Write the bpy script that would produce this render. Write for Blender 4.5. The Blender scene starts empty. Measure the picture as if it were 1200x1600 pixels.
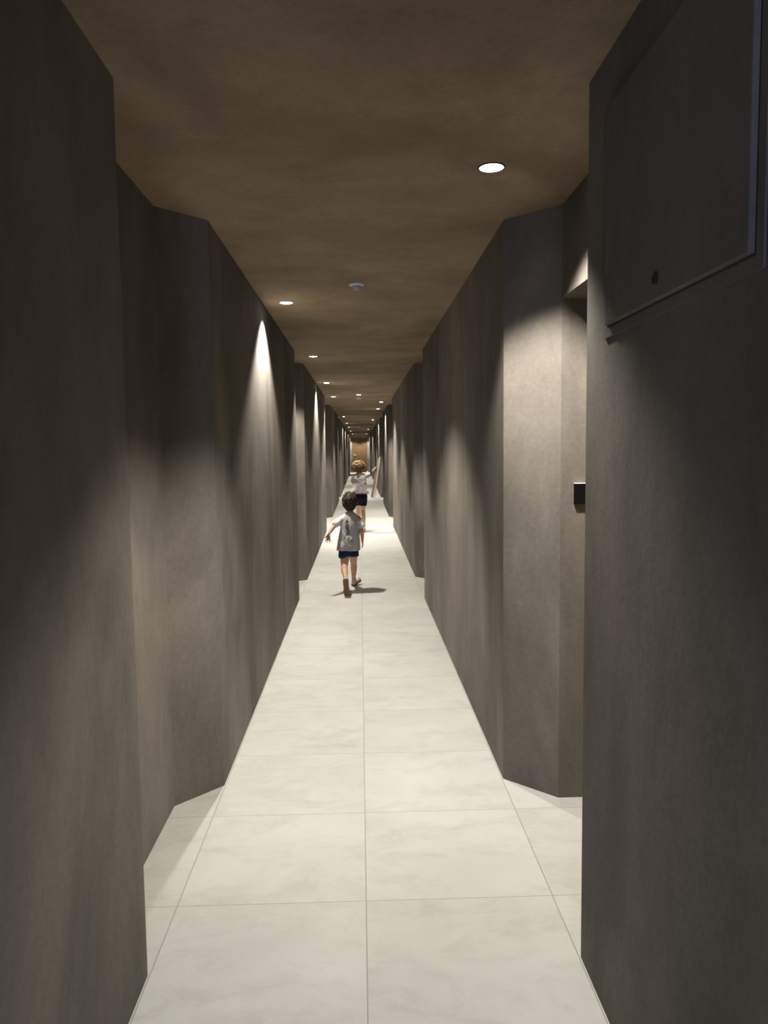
import bpy, bmesh, math, random
from mathutils import Vector, Matrix
from mathutils.bvhtree import BVHTree
from mathutils.noise import noise

random.seed(7)
C = bpy.context.scene.collection
sc = bpy.context.scene

# ------------------------------------------------------------------ camera, world, exposure
CAM_H = 1.44
CEIL = 2.375
cd = bpy.data.cameras.new('camera'); cam = bpy.data.objects.new('camera', cd); C.objects.link(cam)
R = Matrix(((0.99944581, 0.01398698, -0.03020664),
            (-0.0312454, 0.08122147, -0.9962062),
            (-0.01148049, 0.99659793, 0.08161349)))
cam.matrix_world = Matrix.Translation((0, 0, CAM_H)) @ R.to_4x4()
cd.sensor_fit = 'VERTICAL'; cd.sensor_height = 32.0; cd.lens = 1202.0 * 32.0 / 1600.0
cd.clip_start = 0.05; cd.clip_end = 200
sc.camera = cam

w = bpy.data.worlds.new('world'); sc.world = w; w.use_nodes = True
bg = w.node_tree.nodes['Background']
bg.inputs[0].default_value = (0.42, 0.48, 1.0, 1); bg.inputs[1].default_value = 0.05

sc.view_settings.view_transform = 'Standard'
sc.view_settings.look = 'None'
sc.view_settings.gamma = 1
sc.view_settings.use_curve_mapping = False
sc.view_settings.exposure = 0.0
LAMP_W = 225.0
LAMP_COL = (1.0, 0.935, 0.825)
# daylight coming in through the tall narrow window behind the camera
wl = bpy.data.lights.new('window_daylight', 'AREA'); wl.shape = 'RECTANGLE'; wl.size = 0.34; wl.size_y = 1.1
wl.energy = 40.0; wl.color = (0.54, 0.62, 1.0)
wo = bpy.data.objects.new('window_daylight', wl); C.objects.link(wo)
wo.location = (-0.31, -2.58, 1.70); wo.rotation_euler = (math.radians(90), 0, 0)
CONE = math.radians(112); BLEND = 0.42

# ------------------------------------------------------------------ helpers
def tag(o, label=None, cat=None, group=None, kind=None):
    if label: o['label'] = label
    if cat: o['category'] = cat
    if group: o['group'] = group
    if kind: o['kind'] = kind
    return o

def obj(name, bm, m, parent=None, smooth=False, world=False):
    me = bpy.data.meshes.new(name); bm.to_mesh(me); bm.free()
    o = bpy.data.objects.new(name, me); C.objects.link(o)
    if m: me.materials.append(m)
    if smooth:
        for p in me.polygons: p.use_smooth = True
    if parent:
        o.parent = parent
        if world:                                    # geometry given in world coordinates
            o.matrix_parent_inverse = parent_matrix(parent).inverted()
    return o

def parent_matrix(p):
    m = Matrix.LocRotScale(p.location, p.rotation_euler, p.scale)
    return m if not p.parent else parent_matrix(p.parent) @ p.matrix_parent_inverse @ m

def empty(name, loc, rz=0):
    o = bpy.data.objects.new(name, None); C.objects.link(o)
    o.location = loc; o.rotation_euler = (0, 0, rz); o.empty_display_size = 0.1
    return o

def struct(o): o['kind'] = 'structure'; return o

def box(bm, x0, x1, y0, y1, z0, z1, bevel=0):
    r = bmesh.ops.create_cube(bm, size=1)
    for v in r['verts']:
        v.co = Vector(((x0 + x1) / 2 + v.co.x * (x1 - x0), (y0 + y1) / 2 + v.co.y * (y1 - y0), (z0 + z1) / 2 + v.co.z * (z1 - z0)))
    if bevel:
        es = list({e for v in r['verts'] for e in v.link_edges})
        bmesh.ops.bevel(bm, geom=es, offset=bevel, segments=3, affect='EDGES', profile=0.6)

def prism(bm, pts, z0, z1):
    lo = [bm.verts.new((x, y, z0)) for x, y in pts]; hi = [bm.verts.new((x, y, z1)) for x, y in pts]
    n = len(pts)
    bm.faces.new(lo); bm.faces.new(hi)
    for i in range(n):
        bm.faces.new((lo[i], lo[(i + 1) % n], hi[(i + 1) % n], hi[i]))

def lathe(bm, prof, seg=32, c=(0, 0, 0)):
    rings = []
    for r, z in prof:
        if r < 1e-6: rings.append([bm.verts.new((c[0], c[1], c[2] + z))])
        else: rings.append([bm.verts.new((c[0] + r * math.cos(2 * math.pi * i / seg), c[1] + r * math.sin(2 * math.pi * i / seg), c[2] + z)) for i in range(seg)])
    for a, b in zip(rings, rings[1:]):
        for i in range(seg):
            j = (i + 1) % seg
            if len(a) == 1 and len(b) == 1: continue
            if len(a) == 1: bm.faces.new((a[0], b[j], b[i]))
            elif len(b) == 1: bm.faces.new((a[i], a[j], b[0]))
            else: bm.faces.new((a[i], a[j], b[j], b[i]))

def capsule(bm, p0, r0, p1, r1, sub=2):
    t = bmesh.new()
    for p, r in ((p0, r0), (p1, r1)):
        bmesh.ops.create_icosphere(t, subdivisions=sub, radius=r, matrix=Matrix.Translation(p))
    h = bmesh.ops.convex_hull(t, input=t.verts)
    kill = [g for g in h['geom_interior'] if isinstance(g, bmesh.types.BMVert)]
    bmesh.ops.delete(t, geom=kill, context='VERTS')
    merge(bm, t)

def ellipsoid(bm, c, r, rot=None, sub=3):
    t = bmesh.new()
    m = Matrix.Translation(c) @ ((rot or Matrix.Identity(3)).to_4x4()) @ Matrix.Diagonal((*r, 1))
    bmesh.ops.create_icosphere(t, subdivisions=sub, radius=1, matrix=m)
    merge(bm, t)

def merge(bm, t):
    me = bpy.data.meshes.new('tmp'); t.to_mesh(me); t.free(); bm.from_mesh(me); bpy.data.meshes.remove(me)

def chain(bm, pts):
    for a, b in zip(pts, pts[1:]): capsule(bm, a[0], a[1], b[0], b[1])

def loft(bm, rings, seg=32):
    """rings: (cx, cy, cz, rx, ry) - closed superellipse loft"""
    rr = []
    for cx, cy, cz, rx, ry in rings:
        l = []
        for i in range(seg):
            a = 2 * math.pi * i / seg; c, s = math.cos(a), math.sin(a)
            e = 0.82
            l.append(bm.verts.new((cx + rx * math.copysign(abs(c) ** e, c), cy + ry * math.copysign(abs(s) ** e, s), cz)))
        rr.append(l)
    bm.faces.new(rr[0][::-1]); bm.faces.new(rr[-1])
    for a, b in zip(rr, rr[1:]):
        for i in range(seg): bm.faces.new((a[i], a[(i + 1) % seg], b[(i + 1) % seg], b[i]))

def fuse(name, bm, mat, voxel, smooth=4, parent=None, fold=0.0, fold_size=0.1, seed=0):
    """union of overlapping closed pieces into one continuous skin"""
    bmesh.ops.recalc_face_normals(bm, faces=bm.faces)
    o = obj(name, bm, mat)
    r = o.modifiers.new('r', 'REMESH'); r.mode = 'VOXEL'; r.voxel_size = voxel; r.use_smooth_shade = True
    if smooth:
        s = o.modifiers.new('s', 'SMOOTH'); s.iterations = smooth; s.factor = 0.5
    dg = bpy.context.evaluated_depsgraph_get(); dg.update()
    me = bpy.data.meshes.new_from_object(o.evaluated_get(dg))
    o.modifiers.clear(); old = o.data; o.data = me; bpy.data.meshes.remove(old); me.name = name
    if fold:
        for v in me.vertices:
            p = v.co
            n = noise(Vector((p.x / fold_size + seed, p.y / fold_size, p.z / fold_size * 0.55)))
            n2 = noise(Vector((p.x / fold_size * 2.3, p.y / fold_size * 2.3 + seed, p.z / fold_size * 1.2)))
            v.co = p + v.normal * fold * (n + 0.5 * n2)
    for p in me.polygons: p.use_smooth = True
    if not me.materials: me.materials.append(mat)
    if parent: o.parent = parent; o.matrix_parent_inverse = parent_matrix(parent).inverted()
    return o

# ------------------------------------------------------------------ materials
def mat(name, col, rough=0.8, spec=0.3, metal=0.0):
    m = bpy.data.materials.new(name); m.use_nodes = True
    b = m.node_tree.nodes['Principled BSDF']
    b.inputs['Base Color'].default_value = (*col, 1); b.inputs['Roughness'].default_value = rough
    b.inputs['Specular IOR Level'].default_value = spec; b.inputs['Metallic'].default_value = metal
    return m

class N:
    def __init__(s, m): s.t = m.node_tree; s.b = s.t.nodes['Principled BSDF']
    def n(s, k, **kw):
        q = s.t.nodes.new(k)
        for a, v in kw.items(): setattr(q, a, v)
        return q
    def l(s, a, b): s.t.links.new(a, b)
    def pos(s, scale=(1, 1, 1)):
        g = s.n('ShaderNodeNewGeometry'); v = s.n('ShaderNodeVectorMath', operation='MULTIPLY')
        v.inputs[1].default_value = scale; s.l(g.outputs['Position'], v.inputs[0]); return v.outputs[0]
    def noise(s, vec, scale, detail=4, rough=0.55, dist=0):
        q = s.n('ShaderNodeTexNoise'); q.inputs['Scale'].default_value = scale; q.inputs['Detail'].default_value = detail
        q.inputs['Roughness'].default_value = rough; q.inputs['Distortion'].default_value = dist
        s.l(vec, q.inputs['Vector']); return q.outputs['Fac']
    def ramp(s, fac, a, b, p0=0.3, p1=0.7):
        r = s.n('ShaderNodeValToRGB'); r.color_ramp.elements[0].position = p0; r.color_ramp.elements[1].position = p1
        r.color_ramp.elements[0].color = (*a, 1); r.color_ramp.elements[1].color = (*b, 1)
        s.l(fac, r.inputs['Fac']); return r.outputs['Color']
    def mul(s, a, b, f=1.0):
        r = s.n('ShaderNodeMix', data_type='RGBA', blend_type='MULTIPLY'); r.inputs['Factor'].default_value = f
        s.l(a, r.inputs['A']); s.l(b, r.inputs['B']); return r.outputs['Result']
    def math(s, op, a, b=None, c=None):
        r = s.n('ShaderNodeMath', operation=op)
        for i, q in enumerate((a, b, c)):
            if q is None: continue
            if isinstance(q, (int, float)): r.inputs[i].default_value = q
            else: s.l(q, r.inputs[i])
        return r.outputs[0]
    def bump(s, h, strength, dist):
        b = s.n('ShaderNodeBump'); b.inputs['Strength'].default_value = strength; b.inputs['Distance'].default_value = dist
        s.l(h, b.inputs['Height']); s.l(b.outputs[0], s.b.inputs['Normal'])

def plaster(name, a, b, stretch):
    m = mat(name, a, 0.78, 0.25); q = N(m)
    big = q.noise(q.pos(stretch), 1.1, 5, 0.6, 0.6)
    fine = q.noise(q.pos(), 55, 4, 0.7)
    mid = q.noise(q.pos(stretch), 4.5, 6, 0.65, 0.4)
    c = q.mul(q.ramp(big, a, b, 0.38, 0.62), q.ramp(fine, (0.86,) * 3, (1.0,) * 3, 0.32, 0.62))
    c = q.mul(c, q.ramp(mid, (0.84, 0.84, 0.85), (1.0,) * 3, 0.35, 0.6))
    q.l(c, q.b.inputs['Base Color'])
    q.bump(q.math('ADD', q.math('MULTIPLY', fine, 0.6), q.noise(q.pos(), 9, 3)), 0.25, 0.004)
    return m

M_WALL = plaster('wall_plaster', (0.118, 0.107, 0.094), (0.215, 0.195, 0.168), (1, 1, 0.5))
M_CEIL = plaster('ceiling_plaster', (0.25, 0.188, 0.118), (0.37, 0.285, 0.19), (1, 1, 1))

def floor_mat():
    m = mat('porcelain_tile', (0.5, 0.48, 0.43), 0.55, 0.3); q = N(m)
    p = q.pos()
    sep = q.n('ShaderNodeSeparateXYZ'); q.l(p, sep.inputs[0])
    def line(c, off, width):
        f = q.math('FRACT', q.math('DIVIDE', q.math('ADD', c, off), 0.6))       # 0..1 in the tile
        d = q.math('MULTIPLY', q.math('MINIMUM', f, q.math('SUBTRACT', 1.0, f)), 0.6)
        return q.math('LESS_THAN', d, width)
    ln = q.math('MAXIMUM', line(sep.outputs['X'], 600.0, 0.0013), line(sep.outputs['Y'], 600.0 - 2.352, 0.0011))
    # every tile its own cloud pattern
    sn = q.n('ShaderNodeVectorMath', operation='SNAP'); sn.inputs[1].default_value = (0.6, 0.6, 1.0)
    of = q.n('ShaderNodeVectorMath', operation='ADD'); of.inputs[1].default_value = (600.0, 600.0 - 2.352, 0)
    q.l(p, of.inputs[0]); q.l(of.outputs[0], sn.inputs[0])
    wn = q.n('ShaderNodeTexWhiteNoise', noise_dimensions='3D'); q.l(sn.outputs[0], wn.inputs['Vector'])
    ad = q.n('ShaderNodeVectorMath', operation='MULTIPLY_ADD'); q.l(wn.outputs['Color'], ad.inputs[0])
    ad.inputs[1].default_value = (20, 20, 20); q.l(p, ad.inputs[2])
    cloud = q.noise(ad.outputs[0], 2.2, 6, 0.6, 0.4)
    st = q.n('ShaderNodeVectorMath', operation='MULTIPLY'); st.inputs[1].default_value = (0.8, 1.3, 1); q.l(ad.outputs[0], st.inputs[0])
    veins = q.noise(st.outputs[0], 5, 9, 0.74, 0.5)
    c = q.mul(q.ramp(cloud, (0.515, 0.515, 0.485), (0.595, 0.595, 0.565), 0.3, 0.7), q.ramp(veins, (0.87, 0.86, 0.835), (1, 1, 1), 0.33, 0.52))
    mx = q.n('ShaderNodeMix', data_type='RGBA'); q.l(ln, mx.inputs['Factor']); q.l(c, mx.inputs['A']); mx.inputs['B'].default_value = (0.26, 0.25, 0.23, 1)
    q.l(mx.outputs['Result'], q.b.inputs['Base Color'])
    q.bump(q.math('SUBTRACT', q.math('MULTIPLY', veins, 0.3), ln), 0.2, 0.002)
    return m
M_FLOOR = floor_mat()

def fabric(name, a, b, scale=400):
    m = mat(name, a, 0.9, 0.1); q = N(m)
    q.l(q.ramp(q.noise(q.pos(), scale, 2), b, a, 0.35, 0.65), q.b.inputs['Base Color'])
    return m
def skin_mat(name, c):
    m = mat(name, c, 0.5, 0.35); q = N(m)
    q.l(q.ramp(q.noise(q.pos(), 18, 3), tuple(x * 0.88 for x in c), c, 0.35, 0.65), q.b.inputs['Base Color'])
    q.b.inputs['Subsurface Weight'].default_value = 0.12; q.b.inputs['Subsurface Radius'].default_value = (0.01, 0.004, 0.002)
    return m
def hair_mat(name, a, b):
    m = mat(name, a, 0.62, 0.25); q = N(m)
    f = q.noise(q.pos((1, 1, 0.35)), 130, 3, 0.6)
    q.l(q.ramp(f, a, b, 0.35, 0.7), q.b.inputs['Base Color']); q.bump(f, 0.5, 0.003)
    return m
def wood(name, a, b, stretch=(14, 14, 1.2), rough=0.55):
    m = mat(name, a, rough, 0.3); q = N(m)
    f = q.noise(q.pos(stretch), 1.6, 6, 0.6, 1.0)
    q.l(q.ramp(f, a, b, 0.3, 0.7), q.b.inputs['Base Color']); q.bump(f, 0.15, 0.003)
    return m

M_SHIRT = fabric('pale_grey_jersey', (0.55, 0.52, 0.505), (0.48, 0.455, 0.44))
M_SHIRT2 = fabric('pale_lilac_jersey', (0.40, 0.375, 0.38), (0.34, 0.315, 0.32))
M_NAVY = fabric('navy_cotton', (0.022, 0.035, 0.085), (0.014, 0.022, 0.06))
M_NAVY_DARK = fabric('dark_navy_cotton', (0.010, 0.013, 0.026), (0.007, 0.009, 0.018))
M_SKIN = skin_mat('skin', (0.60, 0.35, 0.23))
M_HAIR_BROWN = hair_mat('dark_brown_hair', (0.022, 0.015, 0.010), (0.085, 0.056, 0.036))
M_HAIR_BLOND = hair_mat('dark_blond_hair', (0.060, 0.032, 0.013), (0.26, 0.165, 0.075))
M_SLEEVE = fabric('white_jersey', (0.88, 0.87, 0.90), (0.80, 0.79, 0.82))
M_GREY_INK = fabric('grey_print', (0.30, 0.29, 0.29), (0.26, 0.25, 0.25))
M_INK = fabric('dark_print', (0.05, 0.055, 0.075), (0.035, 0.04, 0.05))
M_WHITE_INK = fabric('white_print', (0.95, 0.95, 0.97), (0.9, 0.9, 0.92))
M_SHOE = fabric('sandy_canvas', (0.62, 0.55, 0.44), (0.45, 0.38, 0.29))
M_SOLE = fabric('tan_rubber', (0.17, 0.12, 0.07), (0.13, 0.09, 0.05), 200)
M_EYE = mat('eye_white', (0.8, 0.8, 0.8), 0.2, 0.5); M_IRIS = mat('brown_iris', (0.05, 0.025, 0.012), 0.2, 0.5)
M_TRIM = mat('dark_trim_metal', (0.03, 0.03, 0.03), 0.5, 0.4, 0.3)
M_WHITE = mat('white_plastic', (0.75, 0.74, 0.72), 0.4, 0.5)
M_GREYP = mat('grey_plastic', (0.42, 0.42, 0.42), 0.4, 0.5)
M_LENS = mat('lamp_lens', (1, 1, 1), 0.5, 0.2)
_b = M_LENS.node_tree.nodes['Principled BSDF']; _b.inputs['Emission Color'].default_value = (1, 0.98, 0.96, 1); _b.inputs['Emission Strength'].default_value = 12
M_DOOR = wood('brown_wood', (0.070, 0.041, 0.017), (0.100, 0.060, 0.027), (10, 10, 0.8))
M_DOOR_DARK = wood('dark_stained_wood', (0.10, 0.072, 0.048), (0.14, 0.10, 0.068), (10, 10, 0.8))
M_STEEL = mat('brushed_steel', (0.45, 0.45, 0.44), 0.35, 0.5, 1.0)
M_BLACK = mat('black_plastic', (0.006, 0.006, 0.006), 0.7, 0.03)
M_BROWNP = mat('brown_plastic', (0.055, 0.032, 0.02), 0.4, 0.4)
M_POLE_GREY = wood('weathered_wood', (0.20, 0.165, 0.12), (0.36, 0.30, 0.23), (30, 30, 2))
M_POLE_PALE = wood('pale_wood', (0.62, 0.53, 0.38), (0.80, 0.72, 0.56), (30, 30, 2))

# ------------------------------------------------------------------ shell
Y0, Y1 = -2.5, 48.0
# (corner where the wall steps back, start of the slanted return, end of the return)
LEFT = [(2.03, 3.05, 3.235), (7.37, 8.36, 8.49), (13.6, 16.25, 16.42), (21.8, 23.2, 23.4), (29.6, 31.2, 31.4), (35.2, 36.6, 36.8), (40.6, 41.8, 42.0)]
RIGHT = [(2.05, 3.04, 3.235), (7.33, 8.36, 8.58), (14.3, 16.2, 16.4), (20.4, 22.95, 23.15), (29.6, 31.2, 31.4), (35.2, 36.6, 36.8), (40.6, 41.8, 42.0)]
XW = 0.605
bm = bmesh.new(); box(bm, -1.9, 1.9, Y0 - 0.15, Y1 + 1.0, -0.12, 0.0); floor = struct(obj('floor', bm, M_FLOOR))
bm = bmesh.new(); box(bm, -1.9, 1.9, Y0 - 0.15, Y1 + 1.0, CEIL, CEIL + 0.15); struct(obj('ceiling', bm, M_CEIL))

bm = bmesh.new()
pts = [(-1.5, Y0), (-XW, Y0)]
for c, s, e in LEFT: pts += [(-XW, c), (-0.775, c + 0.0), (-0.775, s), (-XW, e)]
pts += [(-XW, Y1), (-1.5, Y1)]
prism(bm, pts, 0, CEIL); bmesh.ops.recalc_face_normals(bm, faces=bm.faces)
struct(obj('wall_left', bm, M_WALL))

DOOR_H = 2.02
bm = bmesh.new()
lower = [(1.5, Y0), (XW, Y0)]; upper = list(lower)
for c, s, e in RIGHT:
    lower += [(XW, c), (1.02, c + 0.0), (1.02, s), (0.797, s), (XW, e)]
    upper += [(XW, c), (0.797, c + 0.0), (0.797, s), (XW, e)]
for l in (lower, upper): l += [(XW, Y1), (1.5, Y1)]
prism(bm, lower, 0, DOOR_H); prism(bm, upper, DOOR_H, CEIL)
bmesh.ops.recalc_face_normals(bm, faces=bm.faces)
struct(obj('wall_right', bm, M_WALL))

bm = bmesh.new()
box(bm, -1.5, -0.49, Y0 - 0.15, Y0, 0, CEIL); box(bm, -0.13, 1.5, Y0 - 0.15, Y0, 0, CEIL)
box(bm, -0.49, -0.13, Y0 - 0.15, Y0, 0, 1.13); box(bm, -0.49, -0.13, Y0 - 0.15, Y0, 2.27, CEIL)
struct(obj('wall_front', bm, M_WALL))
bm = bmesh.new()
box(bm, -0.49, -0.48, Y0 - 0.07, Y0 - 0.02, 1.13, 2.27); box(bm, -0.14, -0.13, Y0 - 0.07, Y0 - 0.02, 1.13, 2.27)
box(bm, -0.48, -0.14, Y0 - 0.07, Y0 - 0.02, 1.13, 1.14); box(bm, -0.48, -0.14, Y0 - 0.07, Y0 - 0.02, 2.26, 2.27)
struct(obj('window_1', bm, M_TRIM))

# far end wall round a doorway, and the brown door in it
DX0, DX1, DZ = -0.50, 0.47, 2.19
bm = bmesh.new()
box(bm, -1.5, DX0, Y1, Y1 + 0.2, 0, CEIL); box(bm, DX1, 1.5, Y1, Y1 + 0.2, 0, CEIL); box(bm, DX0, DX1, Y1, Y1 + 0.2, DZ, CEIL)
struct(obj('wall_back', bm, M_WALL))
d1 = struct(empty('door_1', (0, Y1 + 0.08, 0)))
bm = bmesh.new(); box(bm, DX0 + 0.03, DX1 - 0.03, Y1 + 0.08, Y1 + 0.13, 0.005, DZ - 0.03, 0.004); obj('door_leaf', bm, M_DOOR, d1, world=True)
bm = bmesh.new()
box(bm, DX0, DX0 + 0.03, Y1 + 0.06, Y1 + 0.14, 0, DZ); box(bm, DX1 - 0.03, DX1, Y1 + 0.06, Y1 + 0.14, 0, DZ); box(bm, DX0 + 0.03, DX1 - 0.03, Y1 + 0.06, Y1 + 0.14, DZ - 0.03, DZ)
obj('door_frame', bm, M_DOOR_DARK, d1, world=True)
bm = bmesh.new(); box(bm, -0.39, -0.345, Y1 + 0.066, Y1 + 0.085, 0.98, 1.16, 0.006)
capsule(bm, Vector((-0.367, Y1 + 0.05, 1.07)), 0.011, Vector((-0.24, Y1 + 0.04, 1.07)), 0.010); capsule(bm, Vector((-0.367, Y1 + 0.08, 1.07)), 0.011, Vector((-0.367, Y1 + 0.045, 1.07)), 0.011)
obj('door_handle', bm, M_STEEL, d1, smooth=True, world=True)

# doors standing at the back of the right-hand door niches
for i, (c, s, e) in enumerate(RIGHT[:4]):
    n = i + 2
    d = struct(empty('door_%d' % n, (1.0, (c + s) / 2, 0)))
    bm = bmesh.new(); box(bm, 0.985, 1.018, c + 0.02, s - 0.02, 0.004, DOOR_H - 0.015, 0.003); obj('door_leaf', bm, M_DOOR_DARK, d, world=True)
    bm = bmesh.new(); capsule(bm, Vector((0.99, s - 0.09, 1.03)), 0.011, Vector((0.94, s - 0.09, 1.03)), 0.011); capsule(bm, Vector((0.94, s - 0.09, 1.03)), 0.011, Vector((0.935, s - 0.21, 1.03)), 0.010)
    obj('door_handle', bm, M_STEEL, d, smooth=True, world=True)

# ------------------------------------------------------------------ downlights
def add_spot(parent, loc):
    ld = bpy.data.lights.get('downlight_beam')
    if not ld:
        ld = bpy.data.lights.new('downlight_beam', 'SPOT'); ld.energy = LAMP_W; ld.color = LAMP_COL
        ld.spot_size = CONE; ld.spot_blend = BLEND; ld.shadow_soft_size = 0.028
    o = bpy.data.objects.new('beam', ld); C.objects.link(o); o.parent = parent; o.location = loc
    return o

lamps = [(0.453, 2.644, 'white recessed downlight nearest the camera, at the right of the ceiling'),
 (-0.455, 4.994, 'recessed downlight just beyond the first smoke detector, nearest of those by the left wall'),
 (-0.455, 7.83, 'second downlight from the camera along the left wall'),
 (-0.455, 10.93, 'third downlight from the camera along the left wall'),
 (-0.457, 13.79, 'fourth downlight from the camera along the left wall, level with the middle one'),
 (-0.008, 13.33, 'round downlight in the middle of the ceiling just before the second smoke detector'),
 (0.439, 15.45, 'second downlight from the camera by the right wall, first of the far close pair'),
 (0.437, 18.07, 'third downlight from the camera by the right wall, above a bright streak of wall'),
 (0.426, 24.65, 'fourth downlight from the camera by the right wall'),
 (-0.448, 22.17, 'fifth downlight from the camera along the left wall, past the bluish wall edge'),
 (-0.451, 27.7, 'tiny sixth downlight from the camera along the left wall'),
 (-0.453, 32.6, 'tiny seventh downlight from the camera along the left wall'),
 (-0.457, 39.9, 'tiny downlight by the left wall, last but one before the end door'),
 (-0.445, 47.45, 'farthest downlight of the left wall, close to the end door'),
 (0.40, 36.4, 'tiny downlight by the right wall, last but one before the end door'),
 (0.42, 47.45, 'farthest downlight of the right wall, close to the end door')]
def make_downlight():
    r = empty('downlight', (0, 0, 0))
    bm = bmesh.new(); lathe(bm, [(0.0405, 0.0), (0.046, 0.0), (0.0455, -0.0022), (0.0405, -0.003), (0.0405, 0.0)], 40); obj('trim_ring', bm, M_TRIM, r, True)
    bm = bmesh.new(); lathe(bm, [(0.0, -0.0055), (0.02, -0.005), (0.033, -0.004), (0.0405, -0.002), (0.0405, 0.0), (0, 0.0)], 40); obj('lens', bm, M_LENS, r, True)
    return r
proto = make_downlight()
for i, (x, y, lab) in enumerate(lamps):
    if i == 0: r = proto
    else:
        r = proto.copy(); C.objects.link(r)
        for ch in list(proto.children):
            if ch.type != 'MESH': continue
            c2 = ch.copy(); C.objects.link(c2); c2.parent = r
    r.location = (x, y, CEIL - 0.0005)
    tag(r, lab, 'ceiling light', 'recessed downlights in the corridor ceiling')
for r in [o for o in C.objects if o.name.startswith('downlight') and o.type == 'EMPTY']: add_spot(r, (0, 0, -0.016))

# ------------------------------------------------------------------ smoke detectors
def smoke_detector(loc, lab, s=1.0):
    r = empty('smoke_detector', loc)
    bm = bmesh.new(); lathe(bm, [(0, 0), (0.043 * s, 0), (0.045 * s, -0.003), (0.043 * s, -0.010), (0.034 * s, -0.014), (0, -0.014)], 36); obj('base', bm, M_WHITE, r, True)
    bm = bmesh.new(); lathe(bm, [(0, -0.013), (0.026 * s, -0.013), (0.024 * s, -0.024), (0.017 * s, -0.034), (0.007 * s, -0.038), (0, -0.038)], 30); obj('sensor_dome', bm, M_GREYP, r, True)
    bm = bmesh.new(); bmesh.ops.create_icosphere(bm, subdivisions=1, radius=0.0022, matrix=Matrix.Translation((0.03 * s, -0.012 * s, -0.0145))); obj('indicator', bm, M_BROWNP, r, True)
    tag(r, lab, 'smoke detector', 'smoke detectors down the middle of the ceiling'); return r
smoke_detector((-0.006, 4.45, CEIL), 'white smoke detector on the ceiling nearest the camera, left of centre')
smoke_detector((-0.014, 14.25, CEIL), 'small far smoke detector right behind the middle downlight', 1.05)
smoke_detector((-0.03, 32.4, CEIL), 'barely visible smoke detector far down the ceiling near the end door', 1.1)

# ------------------------------------------------------------------ access hatch on the near right wall
ap = empty('access_hatch', (XW, 1.52, 1.97))
tag(ap, 'grey plastered access hatch high on the near right wall', 'hatch')
def rect_ring(bm, x0, x1, y0, y1, z0, z1, t):
    box(bm, x0, x1, y0, y1, z0, z0 + t); box(bm, x0, x1, y0, y1, z1 - t, z1)
    box(bm, x0, x1, y0, y0 + t, z0 + t, z1 - t); box(bm, x0, x1, y1 - t, y1, z0 + t, z1 - t)
bm = bmesh.new(); rect_ring(bm, XW - 0.004, XW, 1.148, 1.893, 1.702, 2.262, 0.022); obj('frame', bm, M_WALL, ap, world=True)
bm = bmesh.new(); box(bm, XW - 0.013, XW, 1.176, 1.866, 1.73, 2.236, 0.004)
obj('hatch_door', bm, M_WALL, ap, smooth=False, world=True)
t = bmesh.new(); lathe(t, [(0, 0), (0.014, 0), (0.014, 0.002), (0.010, 0.0035), (0.006, 0.0025), (0, 0.0025)], 28)
bmesh.ops.transform(t, matrix=Matrix.Translation((XW - 0.013, 1.545, 1.772)) @ Matrix.Rotation(-math.pi / 2, 4, 'Y'), verts=t.verts)
tag(obj('lock', t, M_TRIM, ap, True, world=True), 'small round key lock')

# ------------------------------------------------------------------ card reader on the niche jamb
cr = empty('card_reader', (0.90, 3.04, 1.24))
tag(cr, 'black wall-mounted card reader beside the right-hand doorway, half hidden', 'card reader')
bm = bmesh.new(); box(bm, 0.850, 0.935, 3.027, 3.04, 1.213, 1.294, 0.0015); obj('housing', bm, M_BLACK, cr, world=True)
bm = bmesh.new(); box(bm, 0.8495, 0.9355, 3.026, 3.04, 1.294, 1.2965); tag(obj('lit_top_edge', bm, M_WHITE, cr, world=True), 'lit top edge, coloured pale')  # lamp-lit upper edge of the black housing, built in as a white strip

# ------------------------------------------------------------------ planks leaning on the far right wall
def plank(name, a, b, wdt, thk, m, lab, group=None):
    a = Vector(a); b = Vector(b); d = b - a; L = d.length
    root = empty(name, a)
    bm = bmesh.new(); n = 12
    for k in range(1): box(bm, -wdt / 2, wdt / 2, -thk / 2, thk / 2, 0, L, min(wdt, thk) * 0.12)
    q = d.to_track_quat('Z', 'Y').to_matrix().to_4x4()
    bmesh.ops.transform(bm, matrix=Matrix.Translation(a) @ q, verts=bm.verts)
    bpy.data.objects.remove(root)
    o = obj(name, bm, m); tag(o, lab, 'plank', group); return o
plank('wooden_plank', (0.340, 22.90, 0.012), (0.565, 22.86, 1.19), 0.03, 0.066, M_POLE_GREY, 'wide weathered grey-brown plank leaning on the far right wall', 'planks leaning in the corridor')
plank('wooden_plank', (0.412, 22.83, 0.008), (0.590, 22.79, 1.205), 0.024, 0.034, M_POLE_PALE, 'thin pale plank leaning in front of the wide weathered one', 'planks leaning in the corridor')
plank('wooden_plank', (0.355, 22.846, 0.795), (0.468, 22.846, 0.905), 0.018, 0.05, M_POLE_PALE, 'short pale offcut slanting across the leaning planks', 'planks leaning in the corridor')

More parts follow.
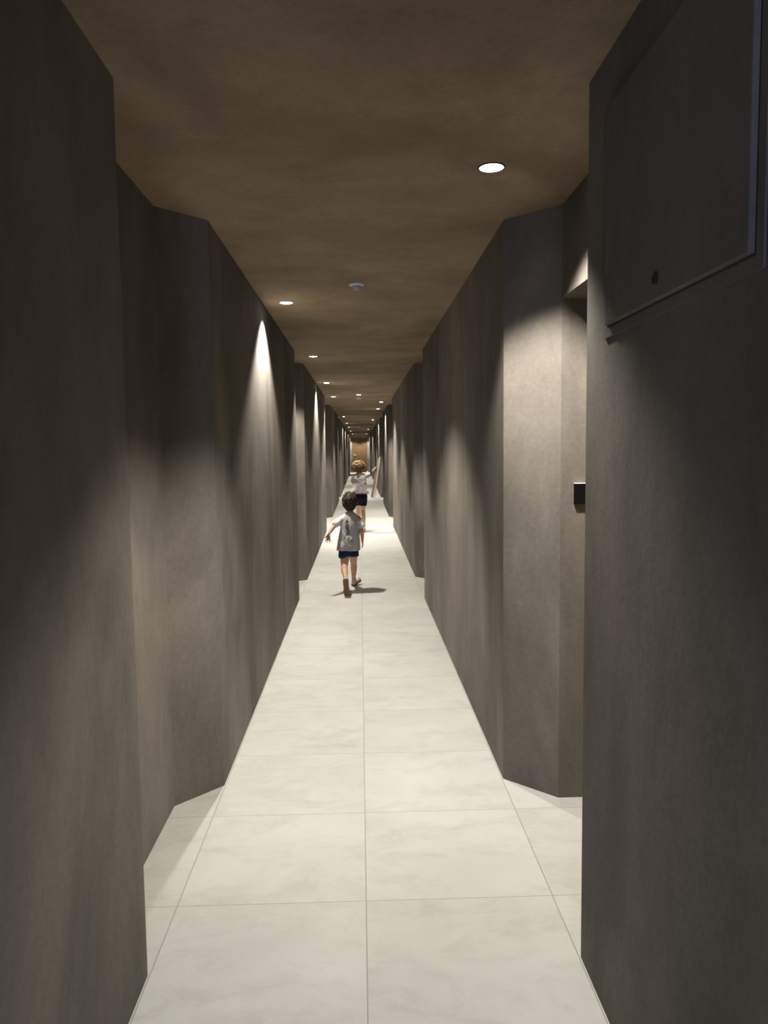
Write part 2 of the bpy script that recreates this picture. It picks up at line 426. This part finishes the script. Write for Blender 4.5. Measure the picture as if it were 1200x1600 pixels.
# ------------------------------------------------------------------ children
V = Vector
def hand(bm, wrist, direction, palm_normal, side, k=1.0, spread=0.25, curl=0.3):
    """palm + four fingers of unequal length + thumb; side = +1 if the thumb points along direction x normal"""
    d = V(direction).normalized(); n = V(palm_normal); n = (n - d * n.dot(d)).normalized(); s = d.cross(n) * side
    w = V(wrist); r = 0.0062 * k
    base = w + d * 0.008 * k; tip = w + d * 0.050 * k
    for t in (-0.017, -0.006, 0.006, 0.017):
        capsule(bm, base + s * t * 0.7 * k, 0.0095 * k, tip + s * t * k, 0.0078 * k)
    capsule(bm, w - d * 0.01 * k, 0.0155 * k, base, 0.014 * k)
    for t, L in ((0.0185, 0.036), (0.0065, 0.042), (-0.006, 0.039), (-0.0175, 0.030)):
        L *= k; a = tip + s * t * k
        fd = (d + s * t / 0.0185 * spread).normalized()
        b = a + (fd + n * curl * 0.4).normalized() * L * 0.42
        c = b + (fd + n * curl * 0.9).normalized() * L * 0.32
        e = c + (fd + n * curl * 1.4).normalized() * L * 0.28
        chain(bm, [(a, r), (b, r * 0.95), (c, r * 0.88), (e, r * 0.78)])
    a = base + s * 0.014 * k; b = a + (d * 0.7 + s * 0.9 + n * 0.25).normalized() * 0.024 * k
    c = b + (d * 0.95 + s * 0.55 + n * 0.3).normalized() * 0.020 * k
    chain(bm, [(a, 0.0095 * k), (b, 0.0078 * k), (c, 0.0062 * k)])

def head(bm, c, k, fwd=V((0, 1, 0))):
    """skull, jaw, nose, lips, brow, ears; c = centre, k = head height / 0.2"""
    s = V((1, 0, 0))
    ellipsoid(bm, c + V((0, -0.006, 0.012)) * k, (0.070 * k, 0.086 * k, 0.086 * k))
    ellipsoid(bm, c + V((0, 0.022, -0.038)) * k, (0.054 * k, 0.058 * k, 0.058 * k))
    ellipsoid(bm, c + V((0, 0.052, -0.078)) * k, (0.024 * k, 0.022 * k, 0.017 * k))
    chain(bm, [(c + V((0, 0.080, -0.006)) * k, 0.007 * k), (c + V((0, 0.090, -0.028)) * k, 0.0095 * k)])
    for q in (-1, 1):
        ellipsoid(bm, c + V((q * 0.009, 0.084, -0.032)) * k, (0.006 * k, 0.006 * k, 0.005 * k), sub=2)
        ellipsoid(bm, c + V((q * 0.036, 0.056, -0.034)) * k, (0.020 * k, 0.018 * k, 0.018 * k), sub=2)
        chain(bm, [(c + V((q * 0.014, 0.076, 0.013)) * k, 0.006 * k), (c + V((q * 0.040, 0.064, 0.013)) * k, 0.006 * k)])
        ellipsoid(bm, c + V((q * 0.073, -0.002, -0.014)) * k, (0.007 * k, 0.014 * k, 0.022 * k), sub=2)
        ellipsoid(bm, c + V((q * 0.079, -0.007, -0.006)) * k, (0.004 * k, 0.013 * k, 0.015 * k), sub=2)
    chain(bm, [(c + V((-0.015, 0.076, -0.053)) * k, 0.0042 * k), (c + V((0, 0.081, -0.052)) * k, 0.0055 * k), (c + V((0.015, 0.076, -0.053)) * k, 0.0042 * k)])
    chain(bm, [(c + V((-0.011, 0.075, -0.061)) * k, 0.0045 * k), (c + V((0.011, 0.075, -0.061)) * k, 0.0045 * k)])

def eyes(parent, c, k):
    for q in (-1, 1):
        bm = bmesh.new(); bmesh.ops.create_icosphere(bm, subdivisions=3, radius=0.0105 * k, matrix=Matrix.Translation(c + V((q * 0.027, 0.0665, 0.0)) * k))
        e = obj('eye', bm, M_EYE, parent, True, world=True)
        bm = bmesh.new(); bmesh.ops.create_icosphere(bm, subdivisions=3, radius=0.0058 * k, matrix=Matrix.Translation(c + V((q * 0.027, 0.0725, 0.0)) * k))
        obj('iris', bm, M_IRIS, e, True, world=True)

def shoe(parent, heel, toe, up, k, name='shoe'):
    """heel / toe = points on the underside; up = direction away from the sole"""
    h = V(heel); t = V(toe); d = (t - h).normalized(); u = V(up); u = (u - d * u.dot(d)).normalized()
    bm = bmesh.new(); L = (t - h).length
    chain(bm, [(h + d * 0.026 * k + u * 0.034 * k, 0.024 * k), (h + d * L * 0.5 + u * 0.028 * k, 0.023 * k), (h + d * (L - 0.026 * k) + u * 0.025 * k, 0.020 * k)])
    chain(bm, [(h + d * (L - 0.05 * k) + u * 0.024 * k, 0.025 * k), (h + d * (L - 0.032 * k) + u * 0.022 * k, 0.022 * k)])
    chain(bm, [(h + d * 0.024 * k + u * 0.03 * k, 0.025 * k), (h + d * 0.028 * k + u * 0.056 * k, 0.0245 * k)])
    s = fuse(name, bm, M_SHOE, 0.004, 3, parent)
    bm = bmesh.new()
    side = d.cross(u)
    out = []
    for f, wd in ((0.0, 0.012), (0.03, 0.02), (0.1, 0.0245), (0.3, 0.0235), (0.5, 0.0225), (0.7, 0.027), (0.86, 0.0255), (0.95, 0.019), (1.0, 0.009)): out.append((f, wd))
    ring = [h + d * L * f + side * wd * k for f, wd in out] + [h + d * L * f - side * wd * k for f, wd in out[::-1]]
    lo = [bm.verts.new(p) for p in ring]; hi = [bm.verts.new(p + u * 0.014 * k) for p in ring]
    bm.faces.new(lo[::-1]); bm.faces.new(hi); n = len(ring)
    for i in range(n): bm.faces.new((lo[i], lo[(i + 1) % n], hi[(i + 1) % n], hi[i]))
    bmesh.ops.recalc_face_normals(bm, faces=bm.faces)
    obj('sole', bm, M_SOLE, s, False, world=True)
    bm = bmesh.new()
    for f in (0.45, 0.58):
        p = h + d * L * f + u * 0.049 * k
        chain(bm, [(p - side * 0.022 * k - u * 0.010 * k, 0.0035 * k), (p + u * 0.003 * k, 0.0035 * k), (p + side * 0.022 * k - u * 0.010 * k, 0.0035 * k)])
    obj('strap', bm, M_WHITE_INK, s, True, world=True)
    return s

def print_on(parent, strokes, m, name, width, off=0.0016):
    """flat ink strokes laid onto the back of a garment: strokes = lists of (x, z)"""
    me = parent.data; bvh = BVHTree.FromPolygons([v.co for v in me.vertices], [p.vertices for p in me.polygons])
    bm = bmesh.new()
    for st in strokes:
        wd = width
        if isinstance(st, tuple): wd, st = st
        pts = []
        for (x0, z0), (x1, z1) in zip(st, st[1:]):
            n = max(1, int(math.hypot(x1 - x0, z1 - z0) / 0.004))
            pts += [(x0 + (x1 - x0) * i / n, z0 + (z1 - z0) * i / n) for i in range(n)]
        pts.append(st[-1]); prev = None
        for i, (x, z) in enumerate(pts):
            a = pts[max(0, i - 1)]; b = pts[min(len(pts) - 1, i + 1)]
            t = V((b[0] - a[0], 0, b[1] - a[1])).normalized(); nn = V((-t.z, 0, t.x))
            row = []
            for f in (-1, -0.5, 0, 0.5, 1):
                p = V((x, 0, z)) + nn * wd / 2 * f
                hit = bvh.ray_cast(V((p.x, me_y0, p.z)), V((0, 1, 0)))
                if hit[0] is None: row = None; break
                row.append(bm.verts.new((p.x, hit[0].y - off, p.z)))
            if row and prev:
                for j in range(4): bm.faces.new((prev[j], row[j], row[j + 1], prev[j + 1]))
            prev = row
    o = obj(name, bm, m, parent, False, world=True)
    s = o.modifiers.new('s', 'SOLIDIFY'); s.thickness = 0.0008
    return o

# ---- child in front (about 1.0 m tall), mid-stride, back to the camera
def child_front():
    bm = bmesh.new()
    hc = V((-0.110, 7.815, 0.905)); head(bm, hc, 0.96)
    chain(bm, [(V((-0.108, 7.790, 0.845)), 0.032), (V((-0.106, 7.775, 0.79)), 0.034)])
    chain(bm, [(V((-0.15, 7.765, 0.735)), 0.04), (V((-0.06, 7.765, 0.73)), 0.04)])
    chain(bm, [(V((-0.108, 7.77, 0.74)), 0.058), (V((-0.112, 7.755, 0.62)), 0.060), (V((-0.122, 7.74, 0.50)), 0.062), (V((-0.125, 7.738, 0.43)), 0.066)])
    # left arm held out
    chain(bm, [(V((-0.178, 7.762, 0.748)), 0.031), (V((-0.200, 7.75, 0.735)), 0.029), (V((-0.268, 7.71, 0.677)), 0.021), (V((-0.298, 7.655, 0.640)), 0.0215), (V((-0.322, 7.605, 0.603)), 0.0140)])
    hand(bm, (-0.323, 7.60, 0.598), (-0.05, -0.12, -1), (0.35, 1, 0.1), -1, 0.86, 0.75, 0.25)
    # right arm hanging
    chain(bm, [(V((-0.036, 7.762, 0.742)), 0.031), (V((-0.018, 7.76, 0.72)), 0.029), (V((0.006, 7.735, 0.615)), 0.021), (V((0.012, 7.755, 0.575)), 0.0215), (V((0.012, 7.79, 0.515)), 0.0140)])
    hand(bm, (0.012, 7.792, 0.508), (0.08, 0.25, -1), (-1, 0.1, 0), 1, 0.86, 0.12, 0.5)
    # legs
    chain(bm, [(V((-0.165, 7.735, 0.43)), 0.056), (V((-0.169, 7.705, 0.345)), 0.047), (V((-0.171, 7.675, 0.272)), 0.035), (V((-0.169, 7.60, 0.238)), 0.037), (V((-0.162, 7.525, 0.205)), 0.028), (V((-0.157, 7.478, 0.182)), 0.023), (V((-0.156, 7.470, 0.150)), 0.022)])
    chain(bm, [(V((-0.085, 7.745, 0.43)), 0.056), (V((-0.083, 7.83, 0.345)), 0.046), (V((-0.081, 7.91, 0.270)), 0.034), (V((-0.080, 7.955, 0.205)), 0.035), (V((-0.083, 8.02, 0.12)), 0.025), (V((-0.085, 8.055, 0.075)), 0.022), (V((-0.085, 8.065, 0.045)), 0.021)])
    body = fuse('person', bm, M_SKIN, 0.0034, 3)
    tag(body, 'nearer smaller child with short dark brown hair, printed grey and white tee, navy shorts, running', 'child')
    eyes(body, hc, 0.96)
    # hair
    bm = bmesh.new()
    ellipsoid(bm, hc + V((0, -0.014, 0.018)), (0.0765, 0.086, 0.089))
    ellipsoid(bm, hc + V((0, -0.034, -0.022)), (0.066, 0.058, 0.068))
    ellipsoid(bm, hc + V((0, -0.040, -0.062)), (0.044, 0.034, 0.034))
    rnd = random.Random(3)
    for i in range(190):
        a = rnd.uniform(0, 2 * math.pi); u = rnd.uniform(-0.75, 1)
        n = V((math.cos(a) * math.sqrt(1 - u * u), math.sin(a) * math.sqrt(1 - u * u), u))
        if n.y > 0.55 and u < 0.35: continue
        if n.y > 0.1 and u < -0.2: continue
        p = hc + V((n.x * 0.074, -0.012 + n.y * 0.085, 0.016 + n.z * 0.086))
        if p.z < hc.z - 0.075: continue
        down = V((rnd.uniform(-.3, .3), rnd.uniform(-.2, .3), -1)) if u < 0.6 else V((rnd.uniform(-1, 1), rnd.uniform(-1, .6), rnd.uniform(-.3, .5)))
        q = p + (n * 0.35 + down * 0.6).normalized() * rnd.uniform(0.009, 0.018)
        capsule(bm, p - n * 0.006, 0.0095, q, 0.0048, 1)
    for dx, dy, dz in ((-0.012, 0.0, 0.018), (0.010, -0.01, 0.016), (0.028, 0.0, 0.010), (-0.03, 0.01, 0.008), (0.0, 0.02, 0.02)):
        p = hc + V((-0.008, -0.025, 0.094)); capsule(bm, p, 0.010, p + V((dx, dy, dz)), 0.0035, 1)
    fuse('hair', bm, M_HAIR_BROWN, 0.0035, 1, body)
    # shirt
    bm = bmesh.new()
    loft(bm, [(-0.128, 7.735, 0.424, 0.121, 0.082), (-0.128, 7.735, 0.44, 0.120, 0.082), (-0.124, 7.745, 0.52, 0.112, 0.080), (-0.114, 7.755, 0.62, 0.101, 0.077), (-0.109, 7.762, 0.70, 0.097, 0.072),
              (-0.107, 7.765, 0.75, 0.092, 0.060), (-0.106, 7.768, 0.782, 0.066, 0.047), (-0.106, 7.770, 0.806, 0.043, 0.041)])
    chain(bm, [(V((-0.150, 7.765, 0.748)), 0.040), (V((-0.188, 7.758, 0.738)), 0.040), (V((-0.252, 7.722, 0.694)), 0.041)])
    chain(bm, [(V((-0.064, 7.765, 0.745)), 0.040), (V((-0.030, 7.762, 0.728)), 0.040), (V((0.000, 7.742, 0.668)), 0.039)])
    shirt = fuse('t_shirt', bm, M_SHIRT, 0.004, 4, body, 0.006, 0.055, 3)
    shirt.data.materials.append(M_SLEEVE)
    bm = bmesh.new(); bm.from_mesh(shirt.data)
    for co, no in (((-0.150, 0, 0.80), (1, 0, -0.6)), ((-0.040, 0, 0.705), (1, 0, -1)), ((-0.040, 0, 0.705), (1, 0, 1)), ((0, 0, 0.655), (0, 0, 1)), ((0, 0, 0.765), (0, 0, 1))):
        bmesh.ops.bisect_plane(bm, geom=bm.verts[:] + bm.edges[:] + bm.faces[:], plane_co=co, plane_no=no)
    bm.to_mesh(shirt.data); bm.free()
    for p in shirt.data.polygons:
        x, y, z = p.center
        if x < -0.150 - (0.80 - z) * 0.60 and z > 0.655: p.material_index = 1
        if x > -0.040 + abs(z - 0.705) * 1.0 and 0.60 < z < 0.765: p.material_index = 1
    X = lambda u: -0.006 + (500 + u / 8.89 - 562.8) * 0.0065
    Z = lambda v: 0.793 - (760 + v / 8.89 - 803) * 0.00625
    S = lambda l: [(X(u), Z(v)) for u, v in l]
    glyphs = [S([(352, 505), (375, 465), (398, 505)]), S([(362, 490), (390, 492)]), S([(375, 465), (374, 520)]),
              S([(355, 535), (395, 530), (398, 560), (360, 566)]), S([(356, 550), (358, 580)]),
              S([(360, 590), (402, 584)]), S([(380, 570), (384, 612)]), S([(364, 606), (404, 602)]),
              S([(372, 625), (406, 620), (408, 640), (380, 646), (382, 668), (412, 662)])]
    print_on(shirt, glyphs, M_INK, 'back_lettering', 0.0065)
    print_on(shirt, [(0.009, S([(266, 490), (285, 555), (312, 620), (345, 670), (356, 730), (372, 780), (398, 822), (440, 836)]))], M_WHITE_INK, 'white_stripe', 0.008)
    print_on(shirt, [(0.030, S([(362, 716), (395, 706), (425, 715)])), (0.012, S([(400, 690), (442, 708)])), (0.010, S([(410, 745), (442, 715)]))], M_WHITE_INK, 'white_emblem', 0.02, 0.0022)
    print_on(shirt, [(0.010, S([(384, 722), (408, 718)]))], M_INK, 'dark_emblem_detail', 0.006, 0.0034)
    print_on(shirt, [(0.010, S([(420, 765), (455, 780)])), (0.008, S([(440, 750), (450, 784)]))], M_GREY_INK, 'emblem_shading', 0.006, 0.0034)
    print_on(shirt, [(0.030, S([(300, 768), (302, 850)])), (0.010, S([(318, 820), (340, 800)]))], M_WHITE_INK, 'lit_patch', 0.02)  # spot of light on the cloth, laid on as white strokes
    # shorts
    bm = bmesh.new()
    loft(bm, [(-0.125, 7.738, 0.372, 0.098, 0.073), (-0.125, 7.738, 0.44, 0.100, 0.074), (-0.125, 7.738, 0.48, 0.090, 0.068)])
    chain(bm, [(V((-0.170, 7.735, 0.43)), 0.058), (V((-0.178, 7.708, 0.375)), 0.056)]); chain(bm, [(V((-0.080, 7.742, 0.43)), 0.058), (V((-0.080, 7.835, 0.355)), 0.056)])
    shorts = fuse('shorts', bm, M_NAVY, 0.004, 3, body, 0.004, 0.04, 9)
    cut_below(shorts, 0.350)
    shoe(body, (-0.157, 7.412, 0.182), (-0.146, 7.462, 0.002), (0, 1, 0.3), 1.15)
    shoe(body, (-0.094, 8.025, 0.004), (-0.020, 8.155, 0.045), (0, -0.2, 1), 1.08)
    return body

def cut_below(o, z):
    bm = bmesh.new(); bm.from_mesh(o.data)
    r = bmesh.ops.bisect_plane(bm, geom=bm.verts[:] + bm.edges[:] + bm.faces[:], plane_co=(0, 0, z), plane_no=(0, 0, 1), clear_inner=True)
    es = [e for e in bm.edges if e.is_boundary]
    if es: bmesh.ops.holes_fill(bm, edges=es)
    bm.to_mesh(o.data); bm.free()

# ---- child farther on (about 1.25 m), running, right arm lifted
def child_back():
    bm = bmesh.new()
    hc = V((-0.028, 13.50, 1.125)); head(bm, hc, 1.04)
    chain(bm, [(V((-0.024, 13.47, 1.06)), 0.036), (V((-0.018, 13.45, 1.01)), 0.038)])
    chain(bm, [(V((-0.085, 13.44, 0.965)), 0.042), (V((0.070, 13.44, 0.965)), 0.042)])
    chain(bm, [(V((-0.010, 13.44, 0.96)), 0.066), (V((-0.010, 13.43, 0.82)), 0.066), (V((-0.004, 13.42, 0.70)), 0.068), (V((0.0, 13.42, 0.64)), 0.073)])
    chain(bm, [(V((0.085, 13.44, 0.975)), 0.034), (V((0.145, 13.50, 0.985)), 0.026), (V((0.150, 13.58, 0.990)), 0.024), (V((0.140, 13.70, 1.01)), 0.016)])
    hand(bm, (0.140, 13.705, 1.012), (-0.1, 1, 0.25), (-1, 0, -0.2), -1, 1.0, 0.2, 0.5)
    chain(bm, [(V((-0.100, 13.44, 0.970)), 0.034), (V((-0.135, 13.50, 0.87)), 0.026), (V((-0.128, 13.56, 0.84)), 0.024), (V((-0.085, 13.65, 0.88)), 0.016)])
    hand(bm, (-0.083, 13.655, 0.884), (0.35, 1, 0.35), (1, 0, 0), 1, 1.0, 0.15, 0.6)
    chain(bm, [(V((0.046, 13.42, 0.64)), 0.064), (V((0.045, 13.46, 0.50)), 0.050), (V((0.040, 13.49, 0.375)), 0.038), (V((0.044, 13.44, 0.29)), 0.040), (V((0.050, 13.36, 0.18)), 0.027), (V((0.052, 13.335, 0.145)), 0.024), (V((0.054, 13.355, 0.115)), 0.023)])
    chain(bm, [(V((-0.046, 13.42, 0.64)), 0.064), (V((-0.046, 13.55, 0.52)), 0.050), (V((-0.045, 13.65, 0.375)), 0.038), (V((-0.042, 13.69, 0.29)), 0.040), (V((-0.036, 13.77, 0.13)), 0.026), (V((-0.035, 13.80, 0.08)), 0.024), (V((-0.035, 13.81, 0.045)), 0.023)])
    body = fuse('person', bm, M_SKIN, 0.004, 3)
    tag(body, 'taller child with fluffy dark blond hair and black shorts, running farther ahead', 'child')
    eyes(body, hc, 1.04)
    bm = bmesh.new()
    ellipsoid(bm, hc + V((0, -0.010, 0.018)), (0.098, 0.100, 0.094))
    ellipsoid(bm, hc + V((0.0, -0.045, -0.030)), (0.085, 0.055, 0.062))
    rnd = random.Random(5)
    for i in range(330):
        a = rnd.uniform(0, 2 * math.pi); u = rnd.uniform(-0.8, 1)
        n = V((math.cos(a) * math.sqrt(1 - u * u), math.sin(a) * math.sqrt(1 - u * u), u))
        if n.y > 0.45 and u < 0.3: continue
        wx = 0.115 if u > -0.4 else 0.085
        p = hc + V((n.x * wx, -0.012 + n.y * 0.100, 0.010 + n.z * 0.092))
        sw = V((rnd.uniform(-1, 1), rnd.uniform(-1, 1), rnd.uniform(-1, .6)))
        m1 = p + (n + sw * 0.7).normalized() * 0.014; m2 = m1 + (n * 0.3 + sw.cross(n)).normalized() * 0.014
        capsule(bm, p - n * 0.01, 0.013, m1, 0.0095, 1); capsule(bm, m1, 0.0095, m2, 0.005, 1)
    fuse('hair', bm, M_HAIR_BLOND, 0.0042, 1, body)
    bm = bmesh.new()
    loft(bm, [(-0.020, 13.41, 0.668, 0.158, 0.098), (-0.020, 13.41, 0.69, 0.154, 0.098), (-0.014, 13.42, 0.76, 0.128, 0.090), (-0.012, 13.43, 0.85, 0.112, 0.084), (-0.012, 13.435, 0.93, 0.112, 0.078),
              (-0.014, 13.44, 0.985, 0.104, 0.064), (-0.016, 13.445, 1.015, 0.072, 0.050), (-0.017, 13.45, 1.035, 0.048, 0.045)])
    chain(bm, [(V((0.060, 13.44, 0.972)), 0.045), (V((0.095, 13.445, 0.978)), 0.044), (V((0.138, 13.492, 0.988)), 0.040)])
    chain(bm, [(V((-0.082, 13.44, 0.968)), 0.045), (V((-0.104, 13.445, 0.955)), 0.044), (V((-0.128, 13.482, 0.900)), 0.040)])
    chain(bm, [(V((0.10, 13.40, 0.72)), 0.03), (V((0.128, 13.40, 0.685)), 0.020)])
    shirt = fuse('t_shirt', bm, M_SHIRT2, 0.0045, 4, body, 0.009, 0.07, 5)
    S = lambda l: [(-0.118 + (u - 150) * 0.000905, 1.022 - (v - 490) * 0.000905) for u, v in l]
    print_on(shirt, [(0.030, S([(222, 556), (258, 560)])), (0.012, S([(212, 545), (268, 548)]))], M_INK, 'neck_emblem', 0.02)
    bm = bmesh.new()
    loft(bm, [(0.0, 13.42, 0.60, 0.108, 0.084), (0.0, 13.42, 0.66, 0.106, 0.084), (0.0, 13.42, 0.72, 0.094, 0.074)])
    chain(bm, [(V((0.048, 13.42, 0.62)), 0.075), (V((0.050, 13.45, 0.49)), 0.066)]); chain(bm, [(V((-0.048, 13.42, 0.62)), 0.075), (V((-0.050, 13.535, 0.51)), 0.068)]); chain(bm, [(V((-0.03, 13.41, 0.60)), 0.08), (V((0.03, 13.41, 0.60)), 0.08)])
    shorts = fuse('shorts', bm, M_NAVY_DARK, 0.0045, 3, body, 0.005, 0.05, 2)
    cut_below(shorts, 0.452)
    shoe(body, (0.054, 13.315, 0.135), (0.058, 13.385, -0.005 + 0.02), (0, -1, 0.55), 1.0)
    shoe(body, (-0.036, 13.765, 0.004), (-0.034, 13.93, 0.004), (0, 0, 1), 1.08)
    return body
me_y0 = 5.0
child_front()
me_y0 = 11.0
child_back()
